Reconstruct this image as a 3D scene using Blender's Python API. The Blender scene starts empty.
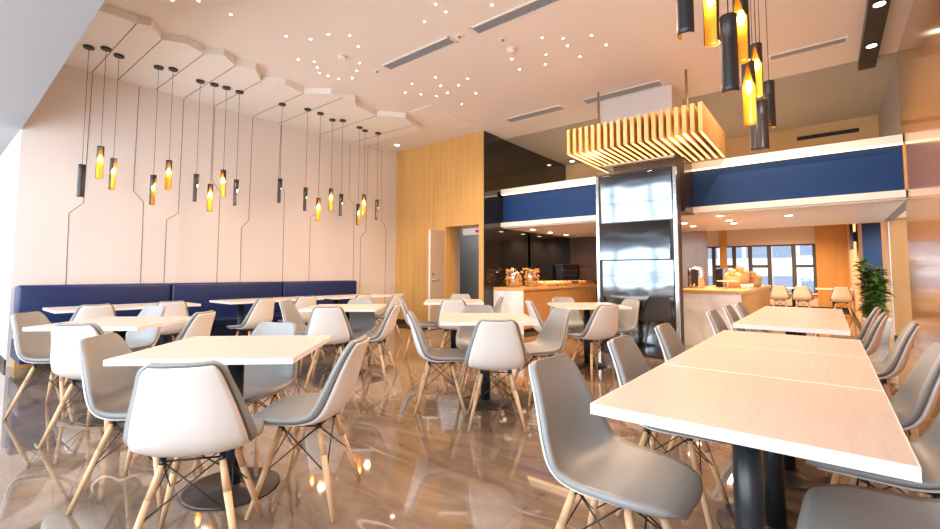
import bpy, bmesh, math, random
from mathutils import Vector, Matrix

random.seed(7)
SC = bpy.context.scene
COL = SC.collection
R = math.radians

# ------------------------------------------------------------------ camera
cam_d = bpy.data.cameras.new('camera')
cam = bpy.data.objects.new('camera', cam_d)
COL.objects.link(cam)
cam.location = (0, 0, 1.15)
cam.rotation_mode = 'XYZ'
_yaw, _pitch, _roll = 0.674894, 0.0622447, 0.002036
cam.rotation_euler = (Matrix.Rotation(_yaw, 3, 'Z') @ Matrix.Rotation(math.pi/2 + _pitch, 3, 'X') @ Matrix.Rotation(_roll, 3, 'Z')).to_euler()
cam_d.sensor_fit = 'HORIZONTAL'
cam_d.sensor_width = 36
cam_d.lens = 36 * 446.7 / 940
cam_d.shift_y = -(264.5 - 244.7) / 940
cam_d.clip_start = 0.02
cam_d.clip_end = 200
SC.camera = cam

# ------------------------------------------------------------------ light
W = bpy.data.worlds.new('sky'); SC.world = W; W.use_nodes = True
bg = W.node_tree.nodes['Background']
bg.inputs[0].default_value = (0.82, 0.91, 1.0, 1)
bg.inputs[1].default_value = 2.2
SC.view_settings.view_transform = 'Standard'
SC.view_settings.look = 'None'
SC.view_settings.gamma = 1
SC.view_settings.use_curve_mapping = False
SC.view_settings.exposure = 0.42

def area(name, loc, rot, sx, sy, power, colr, spread=180):
    l = bpy.data.lights.new(name, 'AREA'); l.shape = 'RECTANGLE'; l.size = sx; l.size_y = sy
    l.energy = power; l.color = colr; l.spread = R(spread)
    o = bpy.data.objects.new(name, l); COL.objects.link(o); o.location = loc; o.rotation_euler = rot
    return o
def point(name, loc, power, colr, rad=0.06):
    l = bpy.data.lights.new(name, 'POINT'); l.energy = power; l.color = colr; l.shadow_soft_size = rad
    o = bpy.data.objects.new(name, l); COL.objects.link(o); o.location = loc
    return o
def spot(name, loc, power, colr, ang=150, rad=0.08, blend=0.6):
    l = bpy.data.lights.new(name, 'SPOT'); l.energy = power; l.color = colr; l.shadow_soft_size = rad
    l.spot_size = R(ang); l.spot_blend = blend
    o = bpy.data.objects.new(name, l); COL.objects.link(o); o.location = loc
    return o
WARM = (1.0, 0.66, 0.42)
# daylight through the window wall behind the camera and the far window
area('daylight', (-4.6, -1.75, 2.0), (R(90), 0, 0), 10.8, 3.7, 470, (0.9, 0.95, 1.0))
# warm fill spots added under the ceiling, most of them near star lights
for x, y in ((-4.8, 3.2), (-5.2, 3.6), (-4.6, 4.9), (-3.2, 3.4), (-2.5, 4.7), (-2.9, 5.1), (-4.9, 1.8), (-1.2, 3.0), (-1.0, 5.2), (-0.6, 6.6), (-3.9, 6.2)):  # last two added to brighten the marble counters
    spot('ceiling_fill_spot', (x, y, 3.88), 42 if x < -4 else 120, WARM)
for x, y in ((-4.85, 8.2), (-4.86, 9.0), (-4.86, 9.75), (-3.4, 8.6), (-1.31, 8.1), (-1.3, 8.8), (-0.45, 8.6), (-2.0, 8.8)):
    spot('soffit_lamp_light', (x, y, 2.03), 48, WARM, 150, 0.04)
for x, y in ((-2.2, 13), (-0.6, 13.5), (-1.2, 16), (1.6, 13.2)):
    spot('far_room_fill_spot', (x, y, 2.9), 330, (1.0, 0.62, 0.32))  # unseen fill spots; last one added to brighten the blue wall
for x, y in ((-4.2, 8.9), (-2.4, 8.9), (-0.5, 8.9)):
    spot('upper_fill_spot', (x, y, 3.1), 75, (1.0, 0.62, 0.3), 150)  # unseen fill spots without fittings, warming the wall above the beam

# ------------------------------------------------------------------ materials
def srgb(r, g, b):
    f = lambda c: (c/255/12.92) if c/255 <= 0.04045 else ((c/255+0.055)/1.055)**2.4
    return (f(r), f(g), f(b), 1)
def mat(name, colr, rough=0.5, metal=0.0, emit=None, es=0.0, coat=0.0, spec=0.5, noise=0.0, nscale=8.0, trans=0.0):
    m = bpy.data.materials.new(name); m.use_nodes = True
    nt = m.node_tree; b = nt.nodes['Principled BSDF']
    b.inputs['Base Color'].default_value = colr
    b.inputs['Roughness'].default_value = rough
    b.inputs['Metallic'].default_value = metal
    b.inputs['Coat Weight'].default_value = coat
    b.inputs['Coat Roughness'].default_value = 0.05
    b.inputs['Specular IOR Level'].default_value = spec
    b.inputs['Transmission Weight'].default_value = trans
    if emit:
        b.inputs['Emission Color'].default_value = emit; b.inputs['Emission Strength'].default_value = es
    if noise > 0:
        tc = nt.nodes.new('ShaderNodeTexCoord'); n = nt.nodes.new('ShaderNodeTexNoise'); n.inputs['Scale'].default_value = nscale
        n.inputs['Detail'].default_value = 4
        mx = nt.nodes.new('ShaderNodeMix'); mx.data_type = 'RGBA'
        d = 1 - noise
        mx.inputs['A'].default_value = (colr[0]*d, colr[1]*d, colr[2]*d, 1); mx.inputs['B'].default_value = tuple(min(1, c*(1+noise)) for c in colr[:3]) + (1,)
        nt.links.new(tc.outputs['Object'], n.inputs['Vector']); nt.links.new(n.outputs['Fac'], mx.inputs['Factor'])
        nt.links.new(mx.outputs['Result'], b.inputs['Base Color'])
    return m
def wood(name, c1, c2, scale=(40, 40, 1.5), rough=0.4, coat=0.0, spec=0.5, contrast=(0.3, 0.7)):
    m = bpy.data.materials.new(name); m.use_nodes = True
    nt = m.node_tree; b = nt.nodes['Principled BSDF']
    tc = nt.nodes.new('ShaderNodeTexCoord'); mp = nt.nodes.new('ShaderNodeMapping'); mp.inputs['Scale'].default_value = scale
    n = nt.nodes.new('ShaderNodeTexNoise'); n.inputs['Scale'].default_value = 1.0; n.inputs['Detail'].default_value = 6; n.inputs['Roughness'].default_value = 0.6
    cr = nt.nodes.new('ShaderNodeValToRGB')
    cr.color_ramp.elements[0].position = contrast[0]; cr.color_ramp.elements[0].color = c1
    cr.color_ramp.elements[1].position = contrast[1]; cr.color_ramp.elements[1].color = c2
    nt.links.new(tc.outputs['Object'], mp.inputs['Vector']); nt.links.new(mp.outputs['Vector'], n.inputs['Vector'])
    nt.links.new(n.outputs['Fac'], cr.inputs['Fac']); nt.links.new(cr.outputs['Color'], b.inputs['Base Color'])
    b.inputs['Roughness'].default_value = rough; b.inputs['Coat Weight'].default_value = coat; b.inputs['Coat Roughness'].default_value = 0.12
    b.inputs['Specular IOR Level'].default_value = spec
    return m
def floor_mat():
    m = bpy.data.materials.new('polished_marble'); m.use_nodes = True
    nt = m.node_tree; L = nt.links.new; b = nt.nodes['Principled BSDF']; N = nt.nodes.new
    tc = N('ShaderNodeTexCoord')
    n1 = N('ShaderNodeTexNoise'); n1.inputs['Scale'].default_value = 1.6; n1.inputs['Detail'].default_value = 8; n1.inputs['Roughness'].default_value = 0.62; n1.inputs['Distortion'].default_value = 0.9
    mp = N('ShaderNodeMapping'); mp.inputs['Rotation'].default_value = (0, 0, 0.6); mp.inputs['Scale'].default_value = (1, 2.6, 1)
    L(tc.outputs['Object'], mp.inputs['Vector']); L(mp.outputs['Vector'], n1.inputs['Vector'])
    cr = N('ShaderNodeValToRGB'); cr.color_ramp.elements[0].position = 0.32; cr.color_ramp.elements[0].color = (0.130, 0.092, 0.068, 1)
    cr.color_ramp.elements[1].position = 0.70; cr.color_ramp.elements[1].color = (0.32, 0.24, 0.178, 1)
    L(n1.outputs['Fac'], cr.inputs['Fac'])
    # thin white veins
    n2 = N('ShaderNodeTexNoise'); n2.inputs['Scale'].default_value = 0.5; n2.inputs['Detail'].default_value = 3; n2.inputs['Distortion'].default_value = 0.5
    mp2 = N('ShaderNodeMapping'); mp2.inputs['Rotation'].default_value = (0, 0, -0.5); mp2.inputs['Scale'].default_value = (0.8, 2.4, 1); mp2.inputs['Location'].default_value = (3.1, 1.7, 0)
    L(tc.outputs['Object'], mp2.inputs['Vector']); L(mp2.outputs['Vector'], n2.inputs['Vector'])
    s = N('ShaderNodeMath'); s.operation = 'SUBTRACT'; s.inputs[1].default_value = 0.5; L(n2.outputs['Fac'], s.inputs[0])
    a = N('ShaderNodeMath'); a.operation = 'ABSOLUTE'; L(s.outputs[0], a.inputs[0])
    vr = N('ShaderNodeValToRGB'); vr.color_ramp.elements[0].position = 0.0; vr.color_ramp.elements[0].color = (1, 1, 1, 1)
    vr.color_ramp.elements[1].position = 0.004; vr.color_ramp.elements[1].color = (0, 0, 0, 1); L(a.outputs[0], vr.inputs['Fac'])
    n3 = N('ShaderNodeTexNoise'); n3.inputs['Scale'].default_value = 1.1; L(tc.outputs['Object'], n3.inputs['Vector'])
    gt = N('ShaderNodeMapRange'); gt.inputs['From Min'].default_value = 0.5; gt.inputs['From Max'].default_value = 0.62; L(n3.outputs['Fac'], gt.inputs['Value'])
    mu = N('ShaderNodeMath'); mu.operation = 'MULTIPLY'; L(vr.outputs['Color'], mu.inputs[0]); L(gt.outputs['Result'], mu.inputs[1])
    m2 = N('ShaderNodeMath'); m2.operation = 'MULTIPLY'; m2.inputs[1].default_value = 0.7; L(mu.outputs[0], m2.inputs[0])
    mx = N('ShaderNodeMix'); mx.data_type = 'RGBA'; mx.inputs['B'].default_value = (0.75, 0.68, 0.62, 1)
    L(cr.outputs['Color'], mx.inputs['A']); L(m2.outputs[0], mx.inputs['Factor'])
    # fine joints
    br = N('ShaderNodeTexBrick'); br.offset = 0.0; br.inputs['Scale'].default_value = 1.0
    br.inputs['Brick Width'].default_value = 1.2; br.inputs['Row Height'].default_value = 1.2; br.inputs['Mortar Size'].default_value = 0.002
    br.inputs['Color1'].default_value = (1, 1, 1, 1); br.inputs['Color2'].default_value = (0.93, 0.93, 0.93, 1); br.inputs['Mortar'].default_value = (0.6, 0.6, 0.6, 1)
    L(tc.outputs['Object'], br.inputs['Vector'])
    mm = N('ShaderNodeMix'); mm.data_type = 'RGBA'; mm.blend_type = 'MULTIPLY'; mm.inputs['Factor'].default_value = 1
    L(mx.outputs['Result'], mm.inputs['A']); L(br.outputs['Color'], mm.inputs['B']); L(mm.outputs['Result'], b.inputs['Base Color'])
    b.inputs['Roughness'].default_value = 0.04; b.inputs['Specular IOR Level'].default_value = 1.0; b.inputs['Coat Weight'].default_value = 0.4; b.inputs['Coat Roughness'].default_value = 0.02
    return m
def marble(name):
    m = bpy.data.materials.new(name); m.use_nodes = True
    nt = m.node_tree; L = nt.links.new; b = nt.nodes['Principled BSDF']; N = nt.nodes.new
    tc = N('ShaderNodeTexCoord'); n = N('ShaderNodeTexNoise'); n.inputs['Scale'].default_value = 3; n.inputs['Detail'].default_value = 8; n.inputs['Distortion'].default_value = 1.2
    cr = N('ShaderNodeValToRGB'); cr.color_ramp.elements[0].position = 0.35; cr.color_ramp.elements[0].color = (0.74, 0.75, 0.78, 1)
    cr.color_ramp.elements[1].position = 0.55; cr.color_ramp.elements[1].color = (0.92, 0.93, 0.96, 1)
    L(tc.outputs['Object'], n.inputs['Vector']); L(n.outputs['Fac'], cr.inputs['Fac']); L(cr.outputs['Color'], b.inputs['Base Color']); b.inputs['Roughness'].default_value = 0.3
    return m
def steel_mat():
    m = mat('mirror_steel', (0.20, 0.235, 0.27, 1), 0.08, 1.0)
    nt = m.node_tree; L = nt.links.new; b = nt.nodes['Principled BSDF']; N = nt.nodes.new
    tc = N('ShaderNodeTexCoord'); mp = N('ShaderNodeMapping'); mp.inputs['Scale'].default_value = (0.9, 0.9, 2.2)
    n = N('ShaderNodeTexNoise'); n.inputs['Scale'].default_value = 1.7; n.inputs['Detail'].default_value = 1
    bp = N('ShaderNodeBump'); bp.inputs['Strength'].default_value = 0.035; bp.inputs['Distance'].default_value = 0.12
    L(tc.outputs['Object'], mp.inputs['Vector']); L(mp.outputs['Vector'], n.inputs['Vector']); L(n.outputs['Fac'], bp.inputs['Height']); L(bp.outputs['Normal'], b.inputs['Normal'])
    return m
M = dict(
    floor=floor_mat(),
    white=mat('white_wall_paint', (0.75, 0.70, 0.675, 1), 0.6),
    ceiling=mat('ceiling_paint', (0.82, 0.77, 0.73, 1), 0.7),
    greyceil=mat('grey_ceiling', (0.40, 0.38, 0.37, 1), 0.7),
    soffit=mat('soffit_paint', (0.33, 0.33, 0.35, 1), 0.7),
    trim=mat('white_trim', (0.85, 0.83, 0.81, 1), 0.45),
    groove=mat('grey_groove', (0.17, 0.155, 0.15, 1), 0.6),
    maple=wood('maple_panel', (0.60, 0.34, 0.10, 1), (0.72, 0.43, 0.15, 1), (14, 14, 0.7), 0.45),
    orange=wood('orange_wood', (0.60, 0.33, 0.10, 1), (0.66, 0.38, 0.125, 1), (8, 8, 0.7), 0.45),
    gloss=wood('glossy_wood_panel', (0.36, 0.185, 0.075, 1), (0.48, 0.26, 0.115, 1), (30, 30, 0.4), 0.22, 0.6, 0.6),
    ctrwood=wood('counter_wood', (0.50, 0.25, 0.08, 1), (0.62, 0.33, 0.12, 1), (20, 20, 1.0), 0.4),
    ctrtop=wood('counter_top_wood', (0.62, 0.33, 0.11, 1), (0.75, 0.43, 0.17, 1), (4, 18, 10), 0.35),
    black=mat('black_gloss_panel', (0.012, 0.011, 0.011, 1), 0.06, coat=0.3),
    blue=mat('blue_paint', (0.010, 0.045, 0.17, 1), 0.6, spec=0.2),
    leather=mat('navy_leather', (0.006, 0.022, 0.105, 1), 0.36, noise=0.15, nscale=30),
    steel=steel_mat(),
    frame=mat('brushed_steel', (0.66, 0.68, 0.70, 1), 0.22, 1.0),
    seam=mat('dark_seam', (0.02, 0.02, 0.02, 1), 0.5),
    shell=mat('white_plastic_shell', (0.86, 0.85, 0.84, 1), 0.32),
    pad=mat('grey_leather_pad', (0.31, 0.32, 0.325, 1), 0.42, noise=0.06, nscale=40),
    rim=mat('grey_piping', (0.13, 0.14, 0.15, 1), 0.45),
    beech=wood('beech_leg', (0.66, 0.43, 0.24, 1), (0.78, 0.55, 0.34, 1), (60, 60, 4), 0.4),
    wire=mat('black_wire', (0.015, 0.015, 0.018, 1), 0.35),
    top=wood('pale_oak_laminate', (0.58, 0.50, 0.45, 1), (0.67, 0.595, 0.55, 1), (90, 5, 30), 0.32, contrast=(0.25, 0.75)),
    edge=mat('white_edge_band', (0.88, 0.87, 0.85, 1), 0.35),
    pole=mat('black_steel_pole', (0.018, 0.024, 0.032, 1), 0.32),
    base=mat('black_base_plate', (0.045, 0.034, 0.03, 1), 0.28),
    tube=mat('black_tube', (0.022, 0.024, 0.026, 1), 0.35),
    gold=mat('gold_tube_lining', (0.85, 0.50, 0.06, 1), 0.35, 0.4),
    bulb=mat('warm_bulb', (1, 0.8, 0.5, 1), 0.5, emit=(1.0, 0.62, 0.18, 1), es=18),
    led=mat('warm_led_strip', (1, 0.9, 0.7, 1), 0.5, emit=(1.0, 0.56, 0.16, 1), es=2.2),
    cove=mat('warm_white_led', (1, 0.9, 0.8, 1), 0.5, emit=(1.0, 0.62, 0.27, 1), es=2.6),
    star=mat('star_lamp_lens', (1, 0.95, 0.9, 1), 0.5, emit=(1.0, 0.86, 0.68, 1), es=14),
    lens=mat('downlight_lens', (1, 0.95, 0.9, 1), 0.5, emit=(1.0, 0.82, 0.58, 1), es=14),
    grille=mat('grey_grille', (0.34, 0.34, 0.36, 1), 0.5),
    grilleback=mat('grille_back', (0.10, 0.10, 0.11, 1), 0.6),
    slat=wood('canopy_slat_wood', (0.44, 0.235, 0.085, 1), (0.58, 0.33, 0.14, 1), (12, 12, 3), 0.45),
    rod=mat('bronze_rod', (0.40, 0.25, 0.14, 1), 0.4, 0.3),
    door=mat('grey_beige_door', (0.46, 0.37, 0.28, 1), 0.45),
    greywall=mat('grey_corridor_wall', (0.30, 0.32, 0.34, 1), 0.6),
    red=mat('red_sign_mark', (0.5, 0.04, 0.03, 1), 0.5),
    marble=marble('white_marble'),
    glass=mat('clear_acrylic', (1, 1, 1, 1), 0.03, trans=1.0),
    bread=mat('bread_crust', (0.60, 0.30, 0.09, 1), 0.6, noise=0.4, nscale=25),
    bread2=mat('pale_pastry', (0.80, 0.55, 0.26, 1), 0.6, noise=0.3, nscale=25),
    dark_food=mat('dark_pastry', (0.10, 0.04, 0.02, 1), 0.6, noise=0.3, nscale=25),
    wicker=mat('wicker', (0.55, 0.30, 0.11, 1), 0.7, noise=0.4, nscale=60),
    ceramic=mat('white_ceramic', (0.85, 0.84, 0.82, 1), 0.2),
    mull=mat('dark_grey_mullion', (0.085, 0.09, 0.10, 1), 0.45),
    leaf=mat('dark_green_leaf', (0.075, 0.15, 0.018, 1), 0.4, noise=0.5, nscale=9),
    stem=mat('plant_stem', (0.12, 0.09, 0.03, 1), 0.6),
    soil=mat('potting_soil', (0.03, 0.02, 0.015, 1), 0.9),
    pot=mat('pale_ceramic_pot', (0.62, 0.55, 0.50, 1), 0.35),
    facade=mat('white_facade', (0.9, 0.9, 0.9, 1), 0.7),
    facglass=mat('blue_facade_glass', (0.20, 0.26, 0.36, 1), 0.4),
    pav=mat('pale_paving', (0.6, 0.6, 0.6, 1), 0.8),
    screen=mat('black_screen', (0.008, 0.008, 0.01, 1), 0.12),
    skirt=mat('black_skirting', (0.015, 0.015, 0.016, 1), 0.35),
)

# ------------------------------------------------------------------ mesh helpers
def bm_new(): return bmesh.new()
def obj(name, bm, m, parent=None, smooth=False, kind=None, loc=None):
    me = bpy.data.meshes.new(name)
    bmesh.ops.recalc_face_normals(bm, faces=bm.faces[:])
    bm.to_mesh(me); bm.free()
    mats = m if isinstance(m, (list, tuple)) else [m]
    for x in mats: me.materials.append(x)
    if smooth:
        for p in me.polygons: p.use_smooth = True
    o = bpy.data.objects.new(name, me); COL.objects.link(o)
    if parent: o.parent = parent
    if loc: o.location = loc
    if kind: o['kind'] = kind
    return o
def box(bm, x0, x1, y0, y1, z0, z1, mi=0, bev=0.0):
    vs = [bm.verts.new(p) for p in ((x0,y0,z0),(x1,y0,z0),(x1,y1,z0),(x0,y1,z0),(x0,y0,z1),(x1,y0,z1),(x1,y1,z1),(x0,y1,z1))]
    fs = [bm.faces.new([vs[i] for i in f]) for f in ((0,3,2,1),(4,5,6,7),(0,1,5,4),(1,2,6,5),(2,3,7,6),(3,0,4,7))]
    for f in fs: f.material_index = mi
    if bev > 0:
        es = list({e for f in fs for e in f.edges})
        r = bmesh.ops.bevel(bm, geom=es, offset=bev, segments=3, affect='EDGES', profile=0.5)
        for f in r['faces']: f.material_index = mi
    return fs
def bxo(name, x0, x1, y0, y1, z0, z1, m, parent=None, kind=None, bev=0.0):
    bm = bm_new(); box(bm, x0, x1, y0, y1, z0, z1, 0, bev)
    return obj(name, bm, m, parent, False, kind)
def struct(name, x0, x1, y0, y1, z0, z1, m, bev=0.0):
    return bxo(name, x0, x1, y0, y1, z0, z1, m, None, 'structure', bev)
def frame_of(d):
    d = d.normalized(); a = Vector((0, 0, 1)) if abs(d.z) < 0.9 else Vector((1, 0, 0))
    u = d.cross(a).normalized(); return u, d.cross(u).normalized()
def rod(bm, p, q, r0, r1=None, n=10, mi=0, cap=True):
    p = Vector(p); q = Vector(q); r1 = r0 if r1 is None else r1
    u, v = frame_of(q - p)
    A = [bm.verts.new(p + (u*math.cos(2*math.pi*i/n) + v*math.sin(2*math.pi*i/n))*r0) for i in range(n)]
    B = [bm.verts.new(q + (u*math.cos(2*math.pi*i/n) + v*math.sin(2*math.pi*i/n))*r1) for i in range(n)]
    for i in range(n):
        f = bm.faces.new((A[i], A[(i+1) % n], B[(i+1) % n], B[i])); f.material_index = mi; f.smooth = True
    if cap:
        bm.faces.new(A[::-1]).material_index = mi; bm.faces.new(B).material_index = mi
def lathe(bm, prof, cx=0, cy=0, n=24, mi=0):
    rings = []
    for r, z in prof:
        rings.append([bm.verts.new((cx + r*math.cos(2*math.pi*i/n), cy + r*math.sin(2*math.pi*i/n), z)) for i in range(n)])
    for a, b in zip(rings, rings[1:]):
        for i in range(n):
            f = bm.faces.new((a[i], a[(i+1) % n], b[(i+1) % n], b[i])); f.material_index = mi; f.smooth = True
    bm.faces.new(rings[0][::-1]).material_index = mi; bm.faces.new(rings[-1]).material_index = mi
def sweep(bm, pts, r, n=6, closed=False):
    pts = [Vector(p) for p in pts]; N = len(pts); rings = []
    for i in range(N):
        d = (pts[(i+1) % N] - pts[i-1]) if closed else (pts[min(i+1, N-1)] - pts[max(i-1, 0)])
        u, v = frame_of(d)
        if rings:
            pu = rings[-1][1]; u = (pu - d.normalized()*pu.dot(d.normalized())).normalized(); v = d.normalized().cross(u)
        rings.append(([bm.verts.new(pts[i] + (u*math.cos(2*math.pi*k/n) + v*math.sin(2*math.pi*k/n))*r) for k in range(n)], u))
    for i in range(N if closed else N-1):
        a = rings[i][0]; b = rings[(i+1) % N][0]
        for k in range(n):
            bm.faces.new((a[k], a[(k+1) % n], b[(k+1) % n], b[k])).smooth = True
def prism(bm, poly, z0, z1, mi=0):
    A = [bm.verts.new((x, y, z0)) for x, y in poly]; B = [bm.verts.new((x, y, z1)) for x, y in poly]; n = len(poly)
    bm.faces.new(A[::-1]).material_index = mi; bm.faces.new(B).material_index = mi
    for i in range(n): bm.faces.new((A[i], A[(i+1) % n], B[(i+1) % n], B[i])).material_index = mi
def tag(o, label, cat, group=None, kind=None):
    o['label'] = label; o['category'] = cat
    if group: o['group'] = group
    if kind: o['kind'] = kind
    return o
def thing(name, label, cat, loc=(0, 0, 0), rz=0, group=None):
    o = bpy.data.objects.new(name, None); COL.objects.link(o); o.location = loc; o.rotation_euler = (0, 0, rz)
    o.empty_display_size = 0.1
    return tag(o, label, cat, group)
def dup(root, loc, rz, label, group=None):
    r = root.copy(); COL.objects.link(r); r.location = loc; r.rotation_euler = (0, 0, rz); r['label'] = label
    if group: r['group'] = group
    for ch in list(root.children):
        c = ch.copy(); COL.objects.link(c); c.parent = r
        for g in list(ch.children):
            d = g.copy(); COL.objects.link(d); d.parent = c
    return r

# ------------------------------------------------------------------ the room
ZC = 3.95
XL, XR, XB, YW, YB = -7.75, 0.79, -5.22, 6.95, 7.62
struct('floor', -10.4, 4.5, -2.2, 18.4, -0.12, 0, M['floor'])
struct('ceiling', -10.3, 1.2, -1.4, 10.7, ZC, ZC + 0.15, M['ceiling'])
# darker grey strip of ceiling beyond the step
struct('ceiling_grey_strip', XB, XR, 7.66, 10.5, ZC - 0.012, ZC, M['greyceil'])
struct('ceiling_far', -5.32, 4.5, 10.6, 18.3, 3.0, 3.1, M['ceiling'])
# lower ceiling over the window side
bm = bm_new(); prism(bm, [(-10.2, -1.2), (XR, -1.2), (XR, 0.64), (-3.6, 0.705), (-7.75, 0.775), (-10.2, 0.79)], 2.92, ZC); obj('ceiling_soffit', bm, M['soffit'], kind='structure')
struct('wall_left', XL - 0.3, XL, 0.77, 7.6, 0, ZC, M['white'])
struct('wall_left_return', -10.2, XL - 0.3, 0.77, 0.9, 0, ZC, M['white'])
struct('wall_left_end', -10.3, -10.2, -1.3, 0.9, 0, ZC, M['white'])
struct('baseboard_left', -10.2, XL, 0.755, 0.77, 0, 0.09, M['skirt'])
# maple wall with the doorway
bm = bm_new()
box(bm, XL, -6.21, YW, YW + 0.45, 0, ZC); box(bm, -5.34, XB, YW, YW + 0.45, 0, ZC); box(bm, -6.21, -5.34, YW, YW + 0.45, 2.10, ZC)
obj('wall_back', bm, M['maple'], kind='structure')
bm = bm_new()
for x in (-7.15, -6.55, -5.8): box(bm, x - 0.002, x + 0.002, YW - 0.003, YW, 2.12 if x > -6.2 else 0.12, ZC)
box(bm, XL, XB, YW - 0.003, YW, 2.38, 2.384)
obj('trim_1', bm, mat('panel_joint', (0.42, 0.24, 0.08, 1), 0.6), kind='structure')
struct('baseboard_back', XL, -6.21, YW - 0.015, YW, 0, 0.10, M['skirt'])
# corridor seen through the doorway
bm = bm_new(); box(bm, -7.6, XB, 8.6, 8.7, 0, 2.7); obj('wall_corridor', bm, M['greywall'], kind='structure')
struct('wall_corridor_left', -7.7, -7.6, 7.4, 8.7, 0, 2.7, M['greywall'])
struct('ceiling_corridor', -7.7, XB, 7.4, 8.7, 2.7, 2.8, M['white'])
point('corridor_lamp_light', (-6.4, 8.0, 2.5), 14, (0.85, 0.92, 1.0), 0.1)
# black glossy wall of the servery
struct('wall_servery_side', XB - 0.1, XB, YW + 0.45, 10.8, 0, ZC, M['black'])
struct('wall_servery_side_end', XB - 0.1, XB, YW - 0.004, YW + 0.46, 0, ZC, M['maple'])
struct('trim_2', XB, XB + 0.012, YW, YW + 0.46, 0, ZC, M['black'])
# back wall of the servery: low part behind the counters, upper part above the beam
struct('wall_servery_back_right', -3.0, -2.02, 10.7, 10.8, 0, 2.06, wood('golden_brown_panel', (0.26, 0.115, 0.022, 1), (0.34, 0.16, 0.035, 1), (10, 10, 0.8), 0.22, 0.3))
bm = bm_new(); box(bm, XB, -3.0, 10.7, 10.8, 0, 2.06)
obj('wall_servery_back', bm, wood('dark_brown_panel', (0.05, 0.02, 0.006, 1), (0.085, 0.037, 0.011, 1), (10, 10, 0.8), 0.25), kind='structure')
struct('wall_servery_upper', XB, XR + 0.5, 10.5, 10.6, 2.10, ZC, mat('upper_wall_paint', (0.66, 0.46, 0.25, 1), 0.6))
# blue beam
struct('wall_beam', XB, XR, YB, YB + 0.3, 2.10, 2.84, M['blue'])
bm = bm_new(); box(bm, XB, XR, YB - 0.09, YB, 2.76, 2.86); obj('trim_3', bm, M['trim'], kind='structure')
struct('trim_4', XB, XR, YB - 0.09, YB, 2.08, 2.17, M['trim'])
bm = bm_new(); box(bm, XB + 0.01, -2.72, YB - 0.07, YB - 0.03, 2.742, 2.76); box(bm, -1.6, XR - 0.01, YB - 0.07, YB - 0.03, 2.742, 2.76)
o = obj('led_strip', bm, M['cove']); tag(o, 'warm white light strip under the top ledge of the blue beam', 'light strip')
struct('ceiling_servery', XB, XR, YB, 10.8, 2.06, 2.10, M['trim'])
# right wall: glossy wood, painted wall above the servery
struct('wall_right', XR, XR + 0.12, -1.3, 7.75, 0, ZC, M['gloss'])
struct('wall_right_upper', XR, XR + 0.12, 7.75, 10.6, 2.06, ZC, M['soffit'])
struct('trim_5', XR - 0.012, XR, YB - 0.09, YB, 2.08, 2.86, M['maple'])
# wood pier beyond the glossy wall
struct('wall_pier', 0.86, 1.35, 10.6, 11.9, 0, 3.0, wood('pier_wood', (0.60, 0.27, 0.075, 1), (0.68, 0.32, 0.10, 1), (8, 8, 0.7), 0.45))
struct('trim_6', 0.845, 0.86, 10.6, 11.9, 0, 3.0, M['trim'])
struct('baseboard_right', 0.845, 1.35, 10.58, 10.6, 0, 0.09, M['skirt'])
# far room
struct('wall_far_left', -5.32, -5.22, 10.8, 18.3, 0, 3.0, M['white'])
bm = bm_new()
FY = 18.0
box(bm, -5.3, -3.7, FY, FY + 0.2, 0, 3.0); box(bm, -3.7, -0.28, FY, FY + 0.2, 2.10, 3.0); box(bm, -3.7, -0.28, FY, FY + 0.2, 0, 0.50)
obj('wall_far', bm, M['white'], kind='structure')
struct('trim_7', -2.98, -2.76, FY - 0.12, FY, 0, 3.0, M['orange'])
struct('wall_far_wood', -0.28, 0.5, FY - 0.1, FY + 0.2, 0, 3.0, M['orange'])
struct('baseboard_far', -5.2, 0.5, FY - 0.125, FY - 0.1, 0, 0.1, M['skirt'])
struct('wall_far_return', 0.5, 0.56, 11.9, FY + 0.2, 0, 3.0, mat('pink_plaster', (0.70, 0.45, 0.30, 1), 0.6))
struct('baseboard_far_return', 0.485, 0.5, 11.9, FY - 0.12, 0, 0.1, M['skirt'])
struct('wall_far_blue', 0.56, 4.4, 15.0, 15.1, 0, 3.0, mat('deep_blue_paint', (0.001, 0.085, 0.42, 1), 0.5))
struct('wall_far_right', 4.4, 4.5, 10.5, 15.1, 0, 3.0, M['white'])
struct('wall_far_front', 1.35, 4.5, 10.5, 10.6, 0, 3.0, M['white'])
# far window
w = bpy.data.objects.new('window_1', None); COL.objects.link(w); w['kind'] = 'structure'; w.location = (-2, FY + 0.1, 0.5)
bm = bm_new()
for x in (-3.68, -3.2, -2.56, -2.08, -1.53, -0.86, -0.31):
    box(bm, x - 0.06 + 2, x + 0.06 + 2, -0.05, 0.05, 0, 1.6)
box(bm, -1.7, 1.72, -0.04, 0.04, 0, 0.05); box(bm, -1.7, 1.72, -0.04, 0.04, 1.55, 1.6)
for a, b in ((-3.2, -2.56), (-2.08, -1.53), (-0.86, -0.31)): box(bm, a + 2, b + 2, -0.035, 0.035, 0.83, 0.93)
obj('window_frame', bm, M['mull'], w)
obj('window_glass', (lambda b_: (box(b_, -1.7, 1.72, -0.004, 0.004, 0.02, 1.58), b_)[1])(bm_new()), M['glass'], w)
bxo('window_sill', -1.7, 1.72, -0.2, -0.04, -0.03, 0.02, M['trim'], w)
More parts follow.
